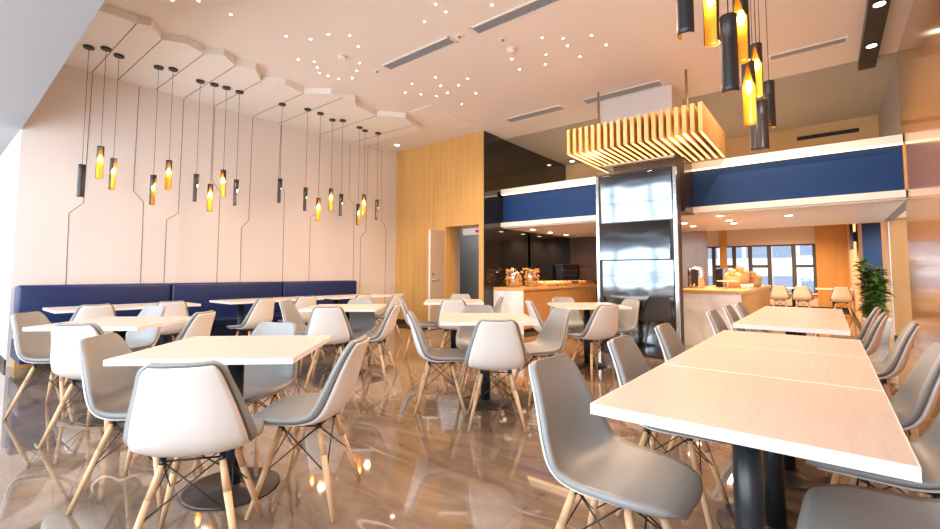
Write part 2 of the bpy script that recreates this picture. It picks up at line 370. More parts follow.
# window wall behind the camera
w = bpy.data.objects.new('window_2', None); COL.objects.link(w); w['kind'] = 'structure'; w.location = (0, -1.25, 0)
bm = bm_new()
for i in range(10): box(bm, -10.1 + i*1.2 - 0.04, -10.1 + i*1.2 + 0.04, -0.06, 0.06, 0.1, 3.9)
box(bm, -10.2, XR, -0.06, 0.06, 0.0, 0.14); box(bm, -10.2, XR, -0.06, 0.06, 3.84, 3.95); box(bm, -10.2, XR, -0.05, 0.05, 1.0, 1.07); box(bm, -10.2, XR, -0.05, 0.05, 2.5, 2.58)
obj('window_frame', bm, M['mull'], w)
struct('wall_front', -10.2, XR, -1.33, -1.2, 0, 0.62, M['white'])
struct('ground_outside', -40, 40, 18.6, 80, -8.2, -8.0, M['pav'])

# ceiling panels stepping out above the bench, with grooves running down the white wall
ZP = 3.865
outline = [(-5.85, 0.78), (-5.84, 1.06), (-5.81, 1.18), (-5.81, 1.41), (-5.75, 1.52), (-5.99, 1.70), (-5.87, 1.92), (-5.97, 2.15), (-5.82, 2.32), (-6.0, 2.54), (-5.89, 2.75), (-6.2, 2.98), (-6.03, 3.25), (-6.12, 3.60),
           (-5.82, 3.87), (-5.8, 4.07), (-5.73, 4.25), (-5.93, 4.42), (-6.01, 4.92), (-5.70, 5.30), (-5.87, 5.66), (-5.94, 5.95)]
bm = bm_new(); prism(bm, [(XL, 0.78)] + outline + [(XL, 5.95)], ZP, ZC); obj('trim_8', bm, M['trim'], kind='structure')
tn = 9
bm = bm_new()
for y, gx in ((1.41, -5.81), (1.70, -5.99), (2.15, -5.97), (2.54, -6.0), (2.98, -6.2), (3.60, -6.12), (4.07, -5.8), (4.92, -6.01), (5.66, -5.87)): box(bm, XL, gx, y - 0.005, y + 0.005, ZP - 0.002, ZP)
obj('trim_%d' % tn, bm, M['groove'], kind='structure'); tn += 1
wall_lines = [[(1.42, 3.85), (1.40, 2.07), (1.26, 1.92), (1.27, 0.9)], [(1.95, 3.85), (1.94, 2.31), (2.07, 2.17), (2.08, 0.9)], [(2.53, 3.85), (2.52, 2.05), (2.37, 1.93), (2.37, 0.9)],
              [(2.98, 3.85), (2.98, 2.64), (3.11, 2.46), (3.11, 0.9)], [(3.60, 3.85), (3.59, 2.04), (3.47, 1.9), (3.48, 0.9)], [(4.12, 3.85), (4.10, 2.82), (4.22, 2.62), (4.23, 0.9)],
              [(4.93, 3.85), (4.92, 2.31), (4.76, 2.21), (4.76, 0.9)], [(5.64, 3.85), (5.64, 2.7), (5.77, 2.57), (5.78, 0.9)], [(6.11, 3.88), (6.09, 2.04), (5.95, 1.9), (5.96, 0.1)], [(6.5, 3.9), (6.5, 2.34), (6.65, 2.13), (6.64, 0.1)],
              [(6.11, 3.88), (6.5, 3.88)]]
for ln in wall_lines:
    bm = bm_new(); hw = 0.004
    for (y0, z0), (y1, z1) in zip(ln, ln[1:]):
        d = Vector((0, y1 - y0, z1 - z0)).normalized(); nrm = Vector((0, -d.z, d.y)) * hw
        q = [Vector((XL, y0, z0)) + nrm, Vector((XL, y1, z1)) + nrm, Vector((XL, y1, z1)) - nrm, Vector((XL, y0, z0)) - nrm]
        A = [bm.verts.new(p) for p in q]; B = [bm.verts.new(p + Vector((0.003, 0, 0))) for p in q]
        bm.faces.new(A[::-1]); bm.faces.new(B)
        for i in range(4): bm.faces.new((A[i], A[(i+1) % 4], B[(i+1) % 4], B[i]))
    obj('trim_%d' % tn, bm, M['groove'], kind='structure'); tn += 1

# door leaf standing open towards the room
d = bpy.data.objects.new('door_1', None); COL.objects.link(d); d['kind'] = 'structure'; d.location = (-6.2, 7.40, 0); d.rotation_euler = (0, 0, R(-4))
bxo('door_leaf', -0.045, 0, -0.86, 0, 0.01, 2.02, M['door'], d)
bxo('door_edge', -0.046, 0.001, -0.866, -0.86, 0.01, 2.02, M['trim'], d)
bm = bm_new(); rod(bm, (0, -0.79, 1.0), (0.05, -0.79, 1.0), 0.011); rod(bm, (0.05, -0.79, 1.0), (0.05, -0.67, 1.0), 0.009); rod(bm, (0, -0.79, 1.0), (0.008, -0.79, 1.0), 0.028, n=16); rod(bm, (0, -0.79, 1.12), (0.015, -0.79, 1.12), 0.022, n=16)
obj('door_handle', bm, M['frame'], d)
bm = bm_new()
for z in (0.3, 0.75, 1.3, 1.75): rod(bm, (0.006, 0.0, z), (0.006, 0.0, z + 0.11), 0.009)
obj('door_hinge', bm, M['frame'], d)
t = thing('exit_light_box', 'white light box with a red mark at the head of the open doorway', 'sign', (-5.72, 7.36, 2.0))
bxo('housing', -0.34, 0.32, -0.03, 0.03, -0.06, 0.08, M['ceramic'], t)
bxo('red_mark', 0.0, 0.16, -0.034, -0.03, -0.02, 0.04, M['red'], t)

# ------------------------------------------------------------------ banquette
BX0 = -7.74
t = thing('banquette_bench', 'long navy leather banquette along the white wall on a wooden plinth', 'bench', (-7.4, 3.2, 0))
def local(bm, o): bmesh.ops.translate(bm, verts=bm.verts[:], vec=-Vector(o.location)); return bm
bm = bm_new(); box(bm, BX0, -7.55, 0.82, 5.66, 0, 0.12); obj('plinth', local(bm, t), M['ctrtop'], t)
bm = bm_new(); box(bm, BX0, -7.02, 0.80, 5.68, 0.12, 0.34, 0, 0.01); obj('seat_base', local(bm, t), M['leather'], t)
for a, b in ((0.80, 2.385), (2.395, 4.095), (4.105, 5.68)):
    bm = bm_new(); box(bm, BX0 + 0.2, -6.98, a, b, 0.335, 0.46, 0, 0.03); obj('seat_cushion', local(bm, t), M['leather'], t, True)
    bm = bm_new(); box(bm, BX0, -7.47, a, b, 0.40, 0.985, 0, 0.035); obj('back_cushion', local(bm, t), M['leather'], t, True)

# ------------------------------------------------------------------ tables
def table(label, cx, cy, rz, sx, sy, poles=((0, 0),), h=0.75, th=0.027, br=0.235, group=None):
    t = thing('dining_table', label, 'table', (cx, cy, 0), rz, group)
    bm = bm_new(); box(bm, -sx/2 + 0.0035, sx/2 - 0.0035, -sy/2 + 0.0035, sy/2 - 0.0035, h - th, h); tp = obj('tabletop', bm, M['top'], t)
    bm = bm_new()
    k = 0.0035
    box(bm, -sx/2, sx/2, -sy/2, -sy/2 + k, h - th, h + 0.0003); box(bm, -sx/2, sx/2, sy/2 - k, sy/2, h - th, h + 0.0003)
    box(bm, -sx/2, -sx/2 + k, -sy/2 + k, sy/2 - k, h - th, h + 0.0003); box(bm, sx/2 - k, sx/2, -sy/2 + k, sy/2 - k, h - th, h + 0.0003)
    e = obj('edge_band', bm, M['edge'], tp)
    for px, py in poles:
        bm = bm_new(); rod(bm, (px, py, 0.02), (px, py, h - th - 0.012), 0.041, n=24); obj('pole', bm, M['pole'], t)
        bm = bm_new(); box(bm, px - 0.16, px + 0.16, py - 0.16, py + 0.16, h - th - 0.012, h - th); obj('mounting_plate', bm, M['pole'], t)
        bm = bm_new(); lathe(bm, [(br, 0), (br, 0.008), (br - 0.01, 0.013), (0.06, 0.02), (0.055, 0.03)], px, py, 40); obj('base_plate', bm, M['base'], t)
    return t
TH = R(41.0)
table('square pale oak table nearest the camera on the left, one white chair in front', -2.53, 1.13, TH + R(1.5), 0.84, 0.76)
table('square pale oak table second from the left side, before the banquette', -4.49, 1.08, TH, 0.80, 0.78)
table('square pale oak table in the middle of the left seating, behind the nearest one', -4.42, 3.2, TH, 0.82, 0.80)
table('square pale oak table in the centre of the room with a white chair in front', -2.42, 3.25, TH, 0.80, 0.82)
table('square pale oak table farthest back, before the maple wall and open door', -4.15, 4.82, TH, 0.80, 0.80)
table('square pale oak table in front of the mirror steel column', -2.38, 5.32, TH, 0.82, 0.82)
table('long table at the banquette, left end nearest the window', -6.51, 1.62, 0, 0.68, 1.36, ((0, -0.4), (0, 0.4)), br=0.2)
table('long table at the banquette, middle of the three', -6.51, 3.36, 0, 0.68, 1.40, ((0, -0.42), (0, 0.42)), br=0.2)
table('long table at the banquette, far right end', -6.42, 4.80, 0, 0.68, 1.20, ((0, -0.35), (0, 0.35)), br=0.2)
for cy, lab in ((1.705, 'nearest table of the long row at lower right, beside the camera'), (2.475, 'second table of the near row at right, between two joints'), (3.225, 'third table of the near row at right, last before the gap')):
    table(lab, -0.225, cy, 0, 0.72, 0.765 if cy < 3 else 0.73, th=0.031, group=None)
for cy, lab in ((4.49, 'front table of the farther row at right, behind the gap'), (5.31, 'middle table of the farther row at right'), (6.13, 'rear table of the farther row at right, nearest the far room')):
    table(lab, -0.25, cy, 0, 0.71, 0.818, th=0.031)

# ------------------------------------------------------------------ chairs
PROF = [(0.245, 0.396, .085, 0), (0.243, 0.414, .130, 0.0), (0.220, 0.432, .178, .002), (0.14, 0.440, .218, .008), (0.04, 0.434, .232, .020), (-0.05, 0.427, .235, .034), (-0.125, 0.438, .235, .050), (-0.178, 0.482, .232, .062),
        (-0.208, 0.555, .216, .058), (-0.230, 0.64, .191, .046), (-0.252, 0.718, .166, .033), (-0.268, 0.765, .151, .024), (-0.277, 0.794, .133, .016), (-0.281, 0.807, .106, .012)]
def cr_spline(P, s):
    n = len(P) - 1; x = s*n; i = min(int(x), n - 1); f = x - i
    p0, p1, p2, p3 = P[max(i-1, 0)], P[i], P[i+1], P[min(i+2, n)]
    return [0.5*((2*b) + (-a + c)*f + (2*a - 5*b + 4*c - d)*f*f + (-a + 3*b - 3*c + d)*f**3) for a, b, c, d in zip(p0, p1, p2, p3)]
def shell_pt(s, t, off):
    y, z, w, k = cr_spline(PROF, s)
    y2, z2, _, _ = cr_spline(PROF, min(s + 0.01, 1)); y1, z1, _, _ = cr_spline(PROF, max(s - 0.01, 0))
    d = Vector((0, y2 - y1, z2 - z1)).normalized(); n = Vector((0, d.z, -d.y))       # inner side: up on the seat, forward on the back
    p = Vector((w*t, y, z)) + n*(k*abs(t)**2.6)
    sl = k*2.6*abs(t)**1.6/max(w, 0.05)*(1 if t > 0 else -1)
    nn = (n - Vector((1, 0, 0))*sl).normalized()
    return p + nn*off
def shell_mesh(s0, s1, t1, o0, o1, ns=34, nt=16):
    bm = bm_new(); G = []
    for off in (o0, o1):
        G.append([[bm.verts.new(shell_pt(s0 + (s1 - s0)*i/ns, t1*(2*j/nt - 1), off)) for j in range(nt + 1)] for i in range(ns + 1)])
    for g in G:
        for i in range(ns):
            for j in range(nt): bm.faces.new((g[i][j], g[i][j+1], g[i+1][j+1], g[i+1][j]))
    loop = [(0, j) for j in range(nt)] + [(i, nt) for i in range(ns)] + [(ns, j) for j in range(nt, 0, -1)] + [(i, 0) for i in range(ns, 0, -1)]
    for a, b in zip(loop, loop[1:] + loop[:1]):
        bm.faces.new((G[0][a[0]][a[1]], G[0][b[0]][b[1]], G[1][b[0]][b[1]], G[1][a[0]][a[1]]))
    return bm
def rim_loop(s0, s1, t1, off, ns=30, nt=10):
    P = [(s0, t1*(2*j/nt - 1)) for j in range(nt)] + [(s0 + (s1 - s0)*i/ns, t1) for i in range(ns)] + [(s1, t1*(1 - 2*j/nt)) for j in range(nt)] + [(s1 - (s1 - s0)*i/ns, -t1) for i in range(ns)]
    return [shell_pt(s, t, off) for s, t in P]
def make_chair():
    t = thing('dining_chair', 'x', 'chair')
    obj('seat_shell', shell_mesh(0.04, 0.952, 0.855, -0.022, -0.010), M['shell'], t, True)
    pad = obj('seat_pad', shell_mesh(0, 1, 1, -0.009, 0.013), M['pad'], t, True)
    bm = bm_new(); sweep(bm, rim_loop(0.026, 0.968, 0.89, -0.011), 0.0036, 6, True); obj('piping', bm, M['rim'], pad, True)
    tops = {}; feet = {}
    for sx in (-1, 1):
        for sy in (-1, 1):
            tops[sx, sy] = Vector((sx*0.108, sy*0.095 - 0.01, 0.385)); feet[sx, sy] = Vector((sx*0.208, sy*0.205 - 0.015, 0.0))
            a, b = tops[sx, sy], feet[sx, sy]
            bm = bm_new(); rod(bm, a, a.lerp(b, 0.3), 0.0135, 0.0155, 12); rod(bm, a.lerp(b, 0.3), b, 0.0155, 0.0105, 12); obj('leg', bm, M['beech'], t)
    bm = bm_new()
    ks = [(-1, -1), (1, -1), (1, 1), (-1, 1)]
    for i in range(4):
        a, b = ks[i], ks[(i+1) % 4]
        ta, tb = tops[a] + Vector((0, 0, 0.012)), tops[b] + Vector((0, 0, 0.012))
        rod(bm, ta, tops[b].lerp(feet[b], 0.50), 0.0032, n=6); rod(bm, tb, tops[a].lerp(feet[a], 0.50), 0.0032, n=6)
        rod(bm, ta, tb, 0.004, n=6)
    obj('wire_brace', bm, M['wire'], t)
    for k in ks:
        p = tops[k]; q = p + Vector((0, 0, 0.022)); bm = bm_new(); rod(bm, p - Vector((0, 0, 0.012)), q, 0.0145, 0.012, 10)
        rod(bm, q, Vector((q.x*0.95, q.y*0.95, 0.424)), 0.009, 0.014, 8); obj('leg_bracket', bm, M['wire'], t)
    return t
G1 = 'shell chairs at the square tables'; G2 = 'shell chairs along the banquette tables'; G3 = 'shell chairs along the table rows at right'; G4 = 'shell chairs in the far room'
U = math.degrees(TH)
chairs = [ # back-top x, y, facing in degrees, group, label
 (-1.89, 0.645, U+102, G1, 'white-backed chair in front of the nearest left table, its back to the camera'),
 (-3.05, 0.63, U+4, G1, 'grey-seated chair at the left side of the nearest left table, facing right'),
 (-1.90, 1.48, U+175, G1, 'chair at the right side of the nearest left table, in profile'),
 (-2.92, 1.58, U-104, G1, 'chair on the far side of the nearest left table, facing the camera'),
 (-5.23, 0.61, U+6, G1, 'leftmost chair in the photo, brown-looking seat turned right, beside the window wall'),
 (-3.87, 0.68, U+92, G1, 'white-backed chair in front of the second left table'),
 (-5.32, 1.58, U-114, G1, 'chair on the far side of the second left table, facing the camera'),
 (-4.19, 1.61, U+176, G1, 'chair at the right side of the second left table, showing its slanted back edge'),
 (-5.96, 1.23, 182, G2, 'left white-backed chair at the left banquette table'),
 (-5.97, 1.92, 176, G2, 'right white-backed chair at the left banquette table'),
 (-5.72, 2.92, 196, G2, 'left white-backed chair at the middle banquette table, turned so its seat shows'),
 (-5.80, 3.55, 178, G2, 'right white-backed chair at the middle banquette table'),
 (-5.62, 4.42, 180, G2, 'white-backed chair at the far banquette table, left of the open-sided one'),
 (-5.52, 5.04, 196, G2, 'chair at the right end of the banquette tables, before the maple wall'),
 (-3.90, 2.61, U+98, G1, 'white-backed chair in front of the middle left table'),
 (-5.13, 2.83, U-4, G1, 'brown-lit chair at the left side of the middle left table, facing right'),
 (-3.70, 3.36, U+172, G1, 'chair at the right side of the middle left table, pinkish back in profile'),
 (-4.66, 3.60, U-92, G1, 'chair on the far side of the middle left table, seat visible under the top'),
 (-2.81, 2.68, U+3, G1, 'chair at the left side of the centre table, in profile facing right'),
 (-1.88, 2.67, U+88, G1, 'white-backed chair in front of the centre table'),
 (-1.98, 3.90, U+196, G1, 'chair at the right side of the centre table, inner seat turned to the camera'),
 (-2.86, 3.72, U-90, G1, 'chair on the far side of the centre table, facing the camera'),
 (-3.72, 4.31, U+84, G1, 'white-backed chair in front of the table by the open door'),
 (-4.58, 4.20, U+4, G1, 'chair at the left side of the table by the open door, white back edge showing'),
 (-4.56, 5.46, U-92, G1, 'chair on the far side of the table by the open door, only its top showing'),
 (-3.62, 5.27, U+178, G1, 'chair right of the table by the open door, before the marble counter'),
 (-2.90, 4.76, U+2, G1, 'chair left of the table by the steel column, white back showing'),
 (-2.92, 5.72, U-88, G1, 'chair on the far side of the table by the steel column, facing the camera'),
 (-1.85, 4.72, U+112, G1, 'white-backed chair in front of the table by the steel column, seat pointing left'),
 (-1.96, 5.78, U+196, G1, 'chair right of the steel column table, reflected in the steel'),
 (-0.90, 1.62, -2, G3, 'large grey chair in the foreground at the left corner of the near table row'),
 (-0.89, 2.36, 2, G3, 'second grey chair along the left side of the near table row'),
 (-0.88, 3.12, 2, G3, 'third grey chair along the left side of the near table row, before the steel column'),
 (0.42, 3.06, 180, G3, 'big grey chair cut by the right edge, against the glossy wall'),
 (0.46, 4.36, 176, G3, 'white-edged chair in profile at the front right of the farther table row'),
 (0.38, 5.30, 173, G3, 'middle chair on the right side of the farther table row'),
 (0.38, 6.05, 174, G3, 'rear chair on the right side of the farther table row, nearest the potted plant'),
 (-0.85, 4.55, 0, G3, 'front chair on the left side of the farther table row, by the marble counter'),
 (-0.85, 5.35, 0, G3, 'middle chair on the left side of the farther table row'),
 (-0.83, 5.95, 0, G3, 'rear chair on the left side of the farther table row'),
 (0.44, 2.33, 180, G3, 'chair tucked under the right of the near row, seat edge and legs showing'),
 (0.44, 1.72, 178, G3, 'grey seat at the bottom right corner, tucked under the nearest table'),
 (-1.07, 14.9, 92, G4, 'left chair before the far window, its back to the camera'),
 (-0.57, 14.9, 88, G4, 'right chair before the far window, its back to the camera'),
 (0.25, 14.7, 92, G4, 'single chair before the far orange wall, beside the plant'),
]
proto = make_chair()
for i, (bx, by, a, g, lab) in enumerate(chairs):
    ar = R(a); loc = (bx + 0.279*math.cos(ar), by + 0.279*math.sin(ar), 0); rz = ar - math.pi/2
    if i == 0:
        proto.location = loc; proto.rotation_euler = (0, 0, rz); proto['label'] = lab; proto['group'] = g
    else: dup(proto, loc, rz, lab, g)
for x, y, lab in ((-0.78, 15.55, 'white table before the far window behind the two chairs'), (0.1, 15.25, 'white table before the far orange wall behind a single chair')):
    table(lab, x, y, 0, 0.75, 0.7)

# ------------------------------------------------------------------ steel column, canopy
t = thing('steel_column', 'tall square column clad in mirror steel panels in the middle of the room', 'column', (-2.11, 6.7, 0))
cx0, cx1, cy0, cy1 = -0.56, 0.56, -0.35, -0.10
bm = bm_new(); box(bm, cx0 + 0.004, cx1 - 0.004, cy0 + 0.02, cy1, 0, 2.60); obj('core', bm, M['seam'], t)
bm = bm_new(); box(bm, cx0, cx0 + 0.04, cy0, cy0 + 0.06, 0, 2.62); obj('corner_strip', bm, M['frame'], t)
bm = bm_new(); box(bm, cx1 - 0.04, cx1, cy0, cy0 + 0.06, 0, 2.62); obj('corner_strip', bm, M['frame'], t)
PT = (3.2, -4.0, 0.0)
def panel(x0, x1, z0, z1, tilt):
    bm = bm_new(); box(bm, x0, x1, -0.004, 0.004, -(z1 - z0)/2, (z1 - z0)/2, 0, 0.002)
    o = obj('steel_panel', bm, M['steel'], t); o.location = (0, cy0 + 0.004, (z0 + z1)/2); o.rotation_euler = (R(tilt), 0, 0)
panel(cx0 + 0.075, cx1 - 0.055, 1.88, 2.57, PT[0])
panel(cx0 + 0.05, cx1 - 0.09, 1.335, 1.87, PT[1])
panel(cx0 + 0.085, cx1 - 0.055, 0.02, 1.325, PT[2])
bm = bm_new(); box(bm, cx0, cx1, cy0 - 0.005, cy1, 2.585, 2.62); obj('top_rail', bm, M['seam'], t)
struct('wall_column', -2.82, -1.72, 6.95, 7.62, 2.87, ZC, M['white'])
struct('wall_column_base', -2.66, -1.60, 7.05, 7.62, 2.06, 2.87, mat('dark_brown_cladding', (0.05, 0.03, 0.025, 1), 0.2))

t = thing('slatted_canopy', 'hanging canopy of upright wooden slats with glowing undersides above the steel column', 'canopy', (-2.03, 6.6, 2.88))
for i in range(20):
    x = -2.905 + i*(1.755/19)
    y1 = 6.90 if -2.87 < x < -1.67 else 7.50
    bm = bm_new(); box(bm, x - 0.024 + 2.03, x + 0.024 + 2.03, 5.94 - 6.6, y1 - 6.6, 0, 0.365)
    s = obj('slat', bm, M['slat'], t)
    bm = bm_new(); box(bm, x - 0.013 + 2.03, x + 0.013 + 2.03, 5.96 - 6.6, y1 - 6.62, -0.006, 0.0); obj('led_strip', bm, M['led'], s)
bm = bm_new()
for y in (6.2, 6.75): box(bm, -0.90, 0.90, y - 6.62, y - 6.58, 0.14, 0.22)
obj('cross_bar', bm, M['rod'], t)
for x in (-2.69, -1.43):
    bm = bm_new(); rod(bm, (x + 2.03, -0.05, 0.15), (x + 2.03, -0.05, ZC - 2.88), 0.018, n=10); obj('hanging_rod', bm, M['rod'], t)
for x in (-2.6, -1.4): point('canopy_glow', (x, 6.2, 2.78), 12, (1.0, 0.58, 0.25), 0.1)

# ------------------------------------------------------------------ counters
def counter(label, x0, x1, y0, y1, h=0.86):
    t = thing('serving_counter', label, 'counter', ((x0+x1)/2, (y0+y1)/2, 0))
    bm = bm_new(); box(bm, x0 + 0.02, x1 - 0.04, y0 + 0.02, y1, 0.08, h - 0.05); obj('wood_body', local(bm, t), M['ctrwood'], t)
    bm = bm_new(); box(bm, x0, x1 - 0.035, y0, y0 + 0.02, 0.0, h - 0.05); obj('marble_front', local(bm, t), M['marble'], t)
    bm = bm_new(); box(bm, x0 + 0.04, x1 - 0.08, y0 + 0.03, y1, 0, 0.08); obj('kick_plate', local(bm, t), M['skirt'], t)
    bm = bm_new(); box(bm, x0, x1 - 0.005, y0 - 0.015, y1, h - 0.05, h, 0, 0.004); obj('worktop', local(bm, t), M['ctrtop'], t)
    return t
counter('left serving counter with white marble end and wooden side under the blue beam', -5.2, -4.48, 7.25, 10.68)
counter('right serving counter with white marble front, behind the right table rows', -2.0, -1.0, 7.85, 12.1, 0.88)
def jar(label, x, y, z, r, h, fill, group):
    t = thing('snack_canister', label, 'canister', (x, y, z), 0, group)
    bm = bm_new(); lathe(bm, [(r, 0), (r, h*0.92), (r*0.85, h)], 0, 0, 20); obj('cylinder', bm, M['frame'], t)
    bm = bm_new(); rnd = random.Random(int(x*100))
    for k in range(90):
        a = rnd.uniform(0, 6.28); rr = r*rnd.uniform(0.95, 1.3); p = (rr*math.cos(a), rr*math.sin(a), rnd.uniform(0.04, h + 0.05))
        bmesh.ops.create_icosphere(bm, subdivisions=1, radius=rnd.uniform(0.022, 0.04), matrix=Matrix.Translation(p) @ Matrix.Rotation(a, 4, 'Z') @ Matrix.Diagonal((1, 0.7, 0.8, 1)))
    bmesh.ops.translate(bm, verts=[v for v in bm.verts if v.co.z < 0.0], vec=(0, 0, 0.03))
    obj('wrapped_sweets', bm, fill, t, True, kind='stuff')
    return t
GJ = 'steel canisters on the counters'
jar('left steel canister heaped with wrapped snacks on the marble counter end', -4.98, 7.65, 0.86, 0.13, 0.30, M['bread'], GJ)
jar('right steel canister heaped with wrapped snacks beside the first, on the left counter', -4.75, 7.95, 0.86, 0.12, 0.32, M['bread'], GJ)
def tray(label, x, y, z, sx, sy, foods, cols, group):
    t = thing('food_tray', label, 'tray', (x, y, z), 0, group)
    bm = bm_new(); box(bm, -sx/2, sx/2, -sy/2, sy/2, 0, 0.012); box(bm, -sx/2, sx/2, -sy/2, -sy/2 + 0.012, 0.012, 0.05); box(bm, -sx/2, sx/2, sy/2 - 0.012, sy/2, 0.012, 0.05)
    box(bm, -sx/2, -sx/2 + 0.012, -sy/2, sy/2, 0.012, 0.05); box(bm, sx/2 - 0.012, sx/2, -sy/2, sy/2, 0.012, 0.05); obj('rim', bm, M['wicker'], t)
    return t
rnd = random.Random(3)
names = ['pale', 'golden', 'brown', 'mixed', 'dark']
for i in range(6):
    y = 8.42 + i*0.40
    tray('%s food tray on the left counter, counted back from the canisters' % ['first', 'second', 'third', 'fourth', 'fifth', 'sixth'][i], -4.72, y, 0.86, 0.42, 0.36, None, None, 'trays on the left counter')
    fm = [M['bread2'], M['bread2'], M['bread'], M['dark_food'], M['bread'], M['dark_food']][i]
    for k in range(6):
        bm = bm_new(); bmesh.ops.create_uvsphere(bm, u_segments=12, v_segments=8, radius=0.068, matrix=Matrix.Diagonal((1.0, 0.9, 0.75, 1)))
        o = obj('pastry', bm, fm, smooth=True); o.location = (-4.72 + (-0.13 + 0.13*(k % 3)), y - 0.08 + 0.16*(k // 3), 0.86 + 0.012 + 0.051)
        tag(o, '%s pastry in the %s food tray on the left counter' % (['pale golden', 'pale golden', 'brown', 'dark', 'brown', 'dark'][i], ['first', 'second', 'third', 'fourth', 'fifth', 'sixth'][i]), 'pastry', 'pastries in tray %d on the left counter' % (i + 1))
# black display cabinet on the back counter
t = thing('display_cabinet', 'black display cabinet on the left counter against the black wall', 'cabinet', (-4.98, 10.2, 0.86))
bm = bm_new(); box(bm, -0.2, 0.0, -0.40, 0.40, 0, 0.46, 0, 0.01); obj('body', bm, M['screen'], t)
bxo('top_lip', -0.2, 0.02, -0.44, 0.44, 0.46, 0.50, M['seam'], t)
for k in range(3): bxo('shelf', -0.0, 0.01, -0.38, 0.38, 0.1 + k*0.12, 0.115 + k*0.12, M['frame'], t)
t = thing('power_socket', 'small white socket plate on the black servery wall', 'socket', (XB + 0.001, 7.95, 1.2))
bxo('plate', 0, 0.012, -0.05, 0.05, -0.05, 0.05, M['ceramic'], t)
# right counter goods
t = thing('coffee_urn', 'dark and steel cylindrical urn at the back of the right counter', 'urn', (-1.85, 8.8, 0.88))
bm = bm_new(); lathe(bm, [(0.13, 0), (0.13, 0.34), (0.11, 0.37), (0.03, 0.39)], 0, 0, 24); obj('body', bm, M['frame'], t)
bm = bm_new(); box(bm, -0.05, 0.06, -0.145, -0.11, 0.04, 0.33); obj('front_panel', bm, M['seam'], t)
bm = bm_new(); rod(bm, (0, -0.13, 0.07), (0, -0.19, 0.07), 0.012); rod(bm, (0, -0.19, 0.07), (0, -0.19, 0.03), 0.01); obj('tap', bm, M['frame'], t)
t = thing('black_dispenser', 'black and steel dispenser in the middle of the right counter', 'dispenser', (-1.62, 9.9, 0.88))
bxo('body', -0.09, 0.03, -0.1, 0.1, 0, 0.36, M['screen'], t); bxo('side_panel', 0.03, 0.11, -0.1, 0.1, 0, 0.36, M['frame'], t)
def basket(label, x, y, z, r, h, fill):
    t = thing('bread_basket', label, 'basket', (x, y, z), 0, 'bread baskets on the right counter')
    bm = bm_new(); lathe(bm, [(r*0.8, 0), (r, h), (r*0.93, h), (r*0.75, 0.02)], 0, 0, 20); obj('wicker_bowl', bm, M['wicker'], t)
    return t
def loaf(label, x, y, z, r, m, group):
    bm = bm_new(); bmesh.ops.create_uvsphere(bm, u_segments=14, v_segments=9, radius=r, matrix=Matrix.Rotation(rnd.uniform(0, 3), 4, 'Z') @ Matrix.Diagonal((1.3, 0.85, 0.75, 1)))
    o = obj('bread_roll', bm, m, smooth=True); o.location = (x, y, z); tag(o, label, 'bread', group)
for bi, (x, y, r, h, n, where) in enumerate(((-1.38, 9.5, 0.15, 0.22, 3, 'tall left bread basket on the right counter'), (-1.32, 9.95, 0.17, 0.28, 3, 'middle bread basket on the right counter'), (-1.15, 10.3, 0.15, 0.18, 3, 'low right bread basket on the right counter'))):
    basket(where, x, y, 0.88, r, h, None)
    for k in range(5):
        a = k*2*math.pi/4; rr = 0.075 if k < 4 else 0
        loaf('golden bread roll heaped in the %s' % where.split(' on ')[0], x + rr*math.cos(a), y + rr*math.sin(a), 0.88 + h + (0.015 if k < 4 else 0.085), 0.065, M['bread'] if k % 2 else M['bread2'], 'rolls in bread basket %d' % (bi + 1))
t = thing('cake_stand', 'small white footed cake stand at the front of the right counter', 'stand', (-1.35, 8.75, 0.88))
bm = bm_new(); lathe(bm, [(0.06, 0), (0.06, 0.01), (0.012, 0.02), (0.012, 0.12)], 0, 0, 20); obj('foot', bm, M['ceramic'], t)
bm = bm_new(); lathe(bm, [(0.02, 0.12), (0.16, 0.125), (0.165, 0.14), (0.15, 0.135)], 0, 0, 28); obj('plate', bm, M['ceramic'], t)
for k in range(3):
    o = None; bm = bm_new(); lathe(bm, [(0.035, 0), (0.05, 0.07), (0.046, 0.075)], 0, 0, 18); o = obj('white_cup', bm, M['ceramic'], smooth=False)
    o.location = (-1.15 + 0.02*k, 9.0 + 0.3*k, 0.88); tag(o, ['nearest', 'middle', 'farthest'][k] + ' white cup along the right edge of the right counter', 'cup', 'white cups on the right counter')

# ------------------------------------------------------------------ pendants
def tube_mesh(r, L, cut0, half):
    """shell of a pendant: full round above cut0, open sector of +-half around +y below"""
    n = 28; bm = bm_new(); nz = 10; zs = [0, -cut0] + [-cut0 - (L - cut0)*(k+1)/nz for k in range(nz)]
    def ring(z, rr, h):
        out = []
        for i in range(n + 1):
            a = math.pi/2 + h + (2*math.pi - 2*h)*i/n
            out.append(bm.verts.new((rr*math.cos(a), rr*math.sin(a), z)))
        return out
    O, I = [], []
    for z in zs:
        h = 0.0001 if z >= -cut0 + 1e-6 else half*min(1, 0.55 + ((-z) - cut0)/0.03)
        O.append(ring(z, r, h)); I.append(ring(z, r - 0.004, h))
    for k in range(len(zs) - 1):
        for i in range(n):
            f = bm.faces.new((O[k][i], O[k][i+1], O[k+1][i+1], O[k+1][i])); f.material_index = 0; f.smooth = True
            f = bm.faces.new((I[k][i], I[k+1][i], I[k+1][i+1], I[k][i+1])); f.material_index = 1; f.smooth = True
        for e in (0, n):
            f = bm.faces.new((O[k][e], O[k+1][e], I[k+1][e], I[k][e])); f.material_index = 0
    for i in range(n): bm.faces.new((O[-1][i], O[-1][i+1], I[-1][i+1], I[-1][i])).material_index = 1
    bm.faces.new([v for v in O[0][:-1]]).material_index = 0
    return bm
PROTO = {}
